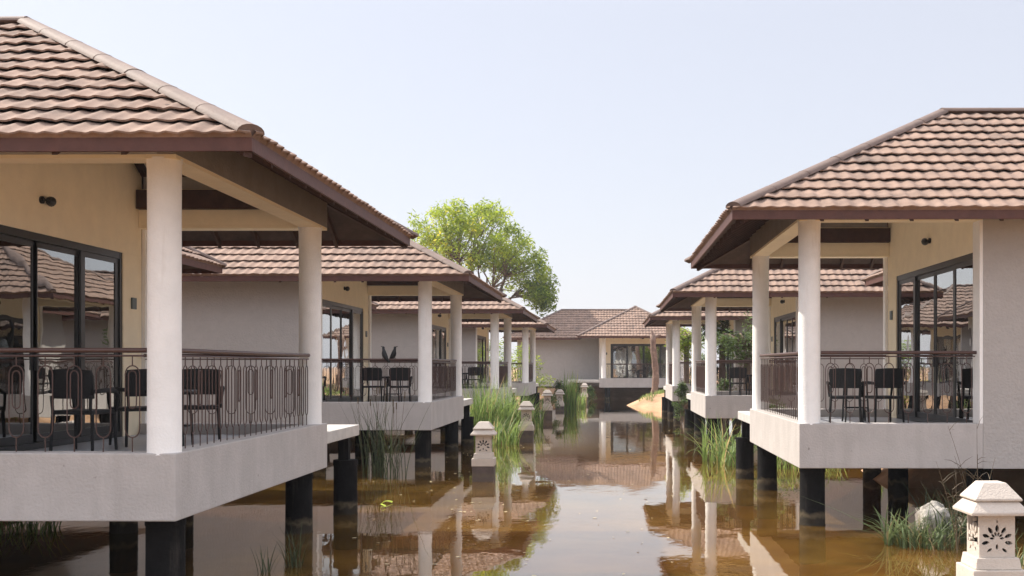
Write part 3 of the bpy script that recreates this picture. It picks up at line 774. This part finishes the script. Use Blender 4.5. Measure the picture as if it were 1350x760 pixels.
# floating leaf, petals
g = G(); pts = []
for k in range(15):
    t = k/14; a = PI*.5 + PI*t; pts.append((math.cos(a)*.10*1.3, math.sin(a)*.32, .012+.03*abs(math.sin(t*6))))
for k, (x,y,z) in enumerate(pts):
    w = .012+.035*abs(math.cos(k/14*PI))**3
    g.v += [(x,y-w,z),(x,y+w,z+.012)]
for k in range(14): q = 2*k; g.face((q,q+1,q+3,q+2))
p = at(513, 19.6); tag(g.build('floating_leaf', M['bright'], attr=True, loc=(p.x,p.y,.0)), 'curled bright yellow-green leaf floating on the brown water', 'leaf')
g = G(); rr = random.Random(5)
for _ in range(420):
    d = rr.uniform(12,60); px = rr.choice([rr.uniform(430,740), rr.uniform(560,700), rr.uniform(740,900)]); p = at(px, d); s_ = rr.uniform(.008,.028); a = rr.uniform(0,6.28)
    b = len(g.v)
    for k in range(5):
        t = a+k*2*PI/5; g.v.append((p.x+math.cos(t)*s_*1.4, p.y+math.sin(t)*s_, .006+rr.uniform(0,.008)))
    g.face(tuple(range(b,b+5)))
tag(g.build('floating_petals', M['petal']), 'tiny pale petals and leaf bits scattered over the water', 'petals', kind='stuff')

# boulder
bm = bmesh.new(); bmesh.ops.create_icosphere(bm, subdivisions=5, radius=.24)
for v in bm.verts:
    c = v.co.copy(); q = noise.noise(c*3.2+Vector((3,1,2)))*.10 + noise.noise(c*9)*.03 + abs(noise.noise(c*20))*.03
    v.co = c*(1+q*1.2/.29); v.co.x *= .9; v.co.z *= 1.1; v.co.y *= .8
me = bpy.data.meshes.new('boulder'); bm.to_mesh(me); bm.free(); me.materials.append(M['rock']); me.polygons.foreach_set('use_smooth',[True]*len(me.polygons))
o = bpy.data.objects.new('boulder', me); COL.objects.link(o); p = at(1236,15.7); o.location = (p.x,p.y,.22); tag(o, 'pale boulder mottled with painted leaf shadow among sedge under the nearest right balcony', 'rock')

# bank grass
g = G(); rr = random.Random(11)
for _ in range(5200):
    x = rr.uniform(1.8,9.5); y = rr.uniform(66,77)
    if ground_h(x,y) > .30 and noise.noise(Vector((x*.5,y*.5,7)))+ (y-69)*.09 > 0: blades(g, x, y, ground_h(x,y)-.02, 1, .32, .05, .5, .016, .4, 3, rr=rr)
for _ in range(3500):
    x = rr.uniform(5.5,12.); y = rr.uniform(24,60)
    if ground_h(x,y) > .12 and noise.noise(Vector((x*.4,y*.4,3))) > .0: blades(g, x, y, ground_h(x,y)-.02, 1, .4, .05, .6, .014, .4, 3, rr=rr)
tag(g.build('bank_grass', M['reed'], attr=True), 'short bright grass on the soil banks', 'grass', kind='stuff')

# bushes & trees
def leaf_cloud(g, centers, per, rad, ls, rr, flat=.7, droop=0., tonef=None):
    for c in centers:
        ct = rr.random()
        for _ in range(per):
            u = Vector((rr.gauss(0,1),rr.gauss(0,1),rr.gauss(0,1)*flat)).normalized()*rad*rr.random()**.45
            p = c+u; l = ls*rr.uniform(.6,1.3); w = l*.30
            a = Vector((rr.uniform(-1,1),rr.uniform(-1,1),rr.uniform(-.5,.35)-droop)).normalized(); b = a.cross(Vector((rr.uniform(-1,1),rr.uniform(-1,1),1))).normalized()
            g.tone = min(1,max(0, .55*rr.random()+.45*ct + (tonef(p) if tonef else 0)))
            q = len(g.v); g.v += [tuple(p-a*l/2), tuple(p+b*w/2), tuple(p+a*l/2), tuple(p-b*w/2)]; g.face((q,q+1,q+2,q+3))
def bush(name, px, d, h, rad, label, seed, ncl=26, per=70, ls=.14, m='bush', cat='bush', z0=None, group=None):
    rr = random.Random(seed); p = at(px, d); gz = max(-.05, ground_h(p.x,p.y)-.05)
    r = empty(name, (p.x,p.y,gz), 0, label, cat, group)
    cs = []
    for _ in range(ncl):
        a = rr.uniform(0,6.28); t = rr.random()**.7; rr_ = rad*math.sqrt(rr.random())*math.sin(PI*min(1,.25+.75*t)); cs.append(Vector((math.cos(a)*rr_, math.sin(a)*rr_, h*(.12+.83*t))))
    g = G(); 
    for c in cs[:12]: g.tube([(0,0,0),(c.x*.4,c.y*.4,c.z*.5),tuple(c)], [.025,.015,.006], 5)
    g.build('stem', M['bark'], r)
    g = G(); leaf_cloud(g, cs, per, rad*.38, ls, rr); g.build('foliage', M[m], r, attr=True)
    return r
BG = 'bushes along the channel'
bush('bush', 737, 62.8, 1.6, .55, 'dark bush around the half sunk distant lantern', 1, group=BG, ls=.12)
bush('bush', 724, 57.0, 1.0, .5, 'low dark bush left of the distant lanterns', 2, group=BG, ls=.12)
bush('bush', 899, 46.6, 1.75, .45, 'silvery green bush at the corner pile of the farthest right cottage', 3, group=BG, ls=.12)
bush('bush', 955, 44.8, 2.0, .55, 'green bush seen through the balcony of the second right cottage', 4, group=BG, ls=.15)
bush('bush', 925, 62.0, 3.0, 1.2, 'rounded green bush behind the farthest right cottage', 5, group=BG, ls=.18)
bush('bush', 1018, 30.0, 1.5, .8, 'leafy bush behind the outer column of the nearest right cottage', 6, group=BG, ls=.13)
bush('bush', 690, 73.0, 3.6, 1.7, 'light green bush glimpsed behind the left columns', 8, ncl=40, group=BG, ls=.2, m='leaf')
bush('bush', 655, 70.0, 3.8, 1.7, 'yellow green bush glimpsed beyond the third left cottage', 9, ncl=40, group=BG, ls=.2, m='leaf')
bush('bush', 776, 78.0, 1.0, .6, 'tiny dark bush below the end cottage', 12, group=BG, ls=.14)

def tree(name, base, crown_pts, trunk_h, tr, label, seed, per, rad, ls, m='leaf', group=None, droop=0., tonef=None, lean=(0,0), forks=5):
    rr = random.Random(seed); r = empty(name, base, 0, label, 'tree', group)
    g = G(); top = Vector((lean[0],lean[1],trunk_h))
    g.tube([(0,0,-.2),(lean[0]*.2,lean[1]*.2,trunk_h*.3),(lean[0]*.6,lean[1]*.6,trunk_h*.7),tuple(top)], [tr*1.3,tr,tr*.9,tr*.8], 12)
    # main limbs to cluster groups
    hubs = rr.sample(crown_pts, min(forks*3, len(crown_pts)))
    mids = []
    for hp in hubs:
        mid = top.lerp(hp, .55)+Vector((rr.uniform(-.3,.3),rr.uniform(-.3,.3),rr.uniform(.1,.5))); q = top.lerp(hp,.25)+Vector((0,0,.3))
        g.tube([top-Vector((0,0,.1)), q, mid], [tr*.55,tr*.38,tr*.22], 7); mids.append(mid)
    for c in crown_pts:
        b = min(mids, key=lambda m_: (m_-c).length); e = b.lerp(c,.5)+Vector((0,0,.12))
        g.tube([b,e,c], [tr*.16,tr*.1,.012], 5)
    g.build('trunk', M['bark'], r, smooth=True)
    g = G(); leaf_cloud(g, crown_pts, per, rad, ls, rr, .65, droop, tonef); g.build('crown', M[m], r, attr=True)
    return r
# big tree: silhouette from the photograph at 84 m
TD = 90.0
rr = random.Random(21)
sil = [(545,300),(560,285),(590,275),(620,266),(650,272),(678,290),(700,318),(718,350),(730,385),(724,410),(700,402),(690,380),(672,395),(650,360),(600,350),(575,330),(552,318)]
def inside(x, y):
    c = False; j = len(sil)-1
    for i in range(len(sil)):
        if ((sil[i][1] > y) != (sil[j][1] > y)) and (x < (sil[j][0]-sil[i][0])*(y-sil[i][1])/(sil[j][1]-sil[i][1])+sil[i][0]): c = not c
        j = i
    return c
bx = at(640, TD)
cpts = []
while len(cpts) < 150:
    x = rr.uniform(545,728); y = rr.uniform(268,408)
    if not inside(x, y): continue
    cx = (x-637)/92; cy = (y-330)/80; dd = max(0, 1-cx*cx*.8-cy*cy*.5)
    if dd > .55 and rr.random() < .35: continue
    X = (x-VX)/F*TD; Z = (VY-y)/F*TD+CH; Yo = rr.uniform(-1,1)*3.8*math.sqrt(dd+.05)
    cpts.append(Vector((X-bx.x, Yo, Z)))
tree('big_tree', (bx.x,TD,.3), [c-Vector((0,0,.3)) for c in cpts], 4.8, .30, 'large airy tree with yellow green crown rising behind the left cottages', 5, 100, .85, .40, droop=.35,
     tonef=lambda p: .10*(p.z-8)/3 - .05*p.x/3 - .08)  # leaf tone rises to the top and left, painting the sunlit side
def small_tree(px, d, h, rad, th, label, seed, m='bush'):
    rr = random.Random(seed); p = at(px,d); cs = []
    for _ in range(34):
        u = Vector((rr.gauss(0,1),rr.gauss(0,1),rr.gauss(0,1))).normalized()*rr.random()**.4; cs.append(Vector((u.x*rad,u.y*rad,h-rad*.7+u.z*rad*.7)))
    return tree('small_tree', (p.x,p.y,max(0,ground_h(p.x,p.y))), cs, th, .16, label, seed, 70, .45, .2, m=m, group='trees behind the right cottages', forks=4)
small_tree(905, 60., 4.3, 1.1, 3.2, 'stout small tree seen between the columns of the farthest right cottage', 31, 'leaf')
small_tree(952, 52., 4.6, 1.2, 3.3, 'small tree with dark trunk behind the second right cottage', 32)
small_tree(985, 47., 4.2, 1.2, 3.0, 'rounded tree at the back of the second right cottage', 33)

# dead trunk on the bank
p = at(862, 70.5); gz = ground_h(p.x,p.y)
r = empty('dead_trunk', (p.x,p.y,gz-.1), 0, 'bare broken tree trunk standing on the orange soil bank', 'tree trunk')
g = G(); pts = []; rs = []
for k in range(13):
    t = k/12; pts.append((.10*math.sin(t*5)+.05*t, .05*math.cos(t*4), 3.7*t)); rs.append(.22-.05*t+.02*math.sin(k*2.3))
g.tube(pts, rs, 14); g.build('trunk', M['deadbark'], r, smooth=True)
G().tube([(-.05,0,2.75),(-.25,0,2.95),(-.35,.02,3.05)], [.07,.06,.05], 8).build('branch_stub', M['deadbark'], r)
G().tube([(.02,.0,3.6),(-.08,.05,3.85),(-.14,.05,4.05)], [.12,.08,.03], 8).build('branch_stub', M['deadbark'], r)
G().tube([(.10,.0,3.6),(.28,.0,3.72),(.42,.02,3.76)], [.11,.08,.05], 8).build('branch_stub', M['deadbark'], r)

# ------------------------------------------------------------------ light, sky, camera
SKYC = (2.42, 2.40, 2.56)
W = bpy.data.worlds.new('World'); S.world = W; W.use_nodes = True
N = W.node_tree.nodes; L = W.node_tree.links
sky = N.new('ShaderNodeTexSky'); sky.sky_type = 'NISHITA'; sky.sun_disc = False
EL = math.radians(46); AZ = math.radians(-62)     # azimuth from +Y, negative = left
sky.sun_elevation = EL; sky.sun_rotation = AZ; sky.air_density = .9; sky.dust_density = 2.2; sky.ozone_density = 1.2; sky.altitude = 0
hz = N.new('ShaderNodeMix'); hz.data_type = 'RGBA'; hz.inputs[0].default_value = .8; hz.inputs[7].default_value = (SKYC[0], SKYC[1], SKYC[2], 1)   # thin white overcast veil
tcw = N.new('ShaderNodeTexCoord'); sep = N.new('ShaderNodeSeparateXYZ'); L.new(tcw.outputs['Generated'], sep.inputs[0])
zr = N.new('ShaderNodeMapRange'); zr.interpolation_type = 'SMOOTHSTEP'; zr.inputs['From Min'].default_value = .28; zr.inputs['From Max'].default_value = .62; zr.inputs['To Min'].default_value = 1.0; zr.inputs['To Max'].default_value = 2.6
L.new(sep.outputs['Z'], zr.inputs['Value'])
vm = N.new('ShaderNodeVectorMath'); vm.operation = 'SCALE'; vm.inputs[0].default_value = SKYC; L.new(zr.outputs[0], vm.inputs['Scale']); L.new(vm.outputs[0], hz.inputs[7])   # hazy sky, boosted above the view to fill the shaded porches
L.new(sky.outputs[0], hz.inputs[6]); L.new(hz.outputs[2], N['Background'].inputs[0]); N['Background'].inputs[1].default_value = .13
sd = Vector((math.sin(AZ)*math.cos(EL), math.cos(AZ)*math.cos(EL), math.sin(EL)))
ld = bpy.data.lights.new('sun', 'SUN'); ld.energy = 3.0; ld.angle = math.radians(.6); ld.color = (1, .93, .82)
lo = bpy.data.objects.new('sun', ld); COL.objects.link(lo); lo.rotation_euler = sd.to_track_quat('Z','Y').to_euler(); lo.location = (-30,10,40)

cam = bpy.data.cameras.new('camera'); co = bpy.data.objects.new('camera', cam); COL.objects.link(co)
cam.sensor_width = 36; cam.lens = 36*F/1350; cam.shift_x = -(VX-675)/1350; cam.shift_y = (VY-380)/1350
cam.clip_end = 4000; co.location = (0,0,CH); co.rotation_euler = (PI/2,0,0); S.camera = co
S.view_settings.view_transform = 'Standard'; S.view_settings.look = 'None'; S.view_settings.exposure = 1.25; S.view_settings.gamma = 1
S.render.engine = 'CYCLES'; S.cycles.max_bounces = 10; S.cycles.transparent_max_bounces = 10; S.cycles.diffuse_bounces = 6; S.cycles.glossy_bounces = 5

# thin haze over the whole place
g = G(); g.box(-1000,1000,-400,1600,-12,60)
hm = bpy.data.materials.new('haze_air'); hm.use_nodes = True; hm.node_tree.nodes.clear()
ho = hm.node_tree.nodes.new('ShaderNodeOutputMaterial'); hv = hm.node_tree.nodes.new('ShaderNodeVolumePrincipled')
hv.inputs['Color'].default_value = (.9,.93,1,1); hv.inputs['Density'].default_value = .0004; hm.node_tree.links.new(hv.outputs[0], ho.inputs['Volume'])
tag(g.build('haze', hm), 'thin pale haze in the air', 'haze', kind='stuff')
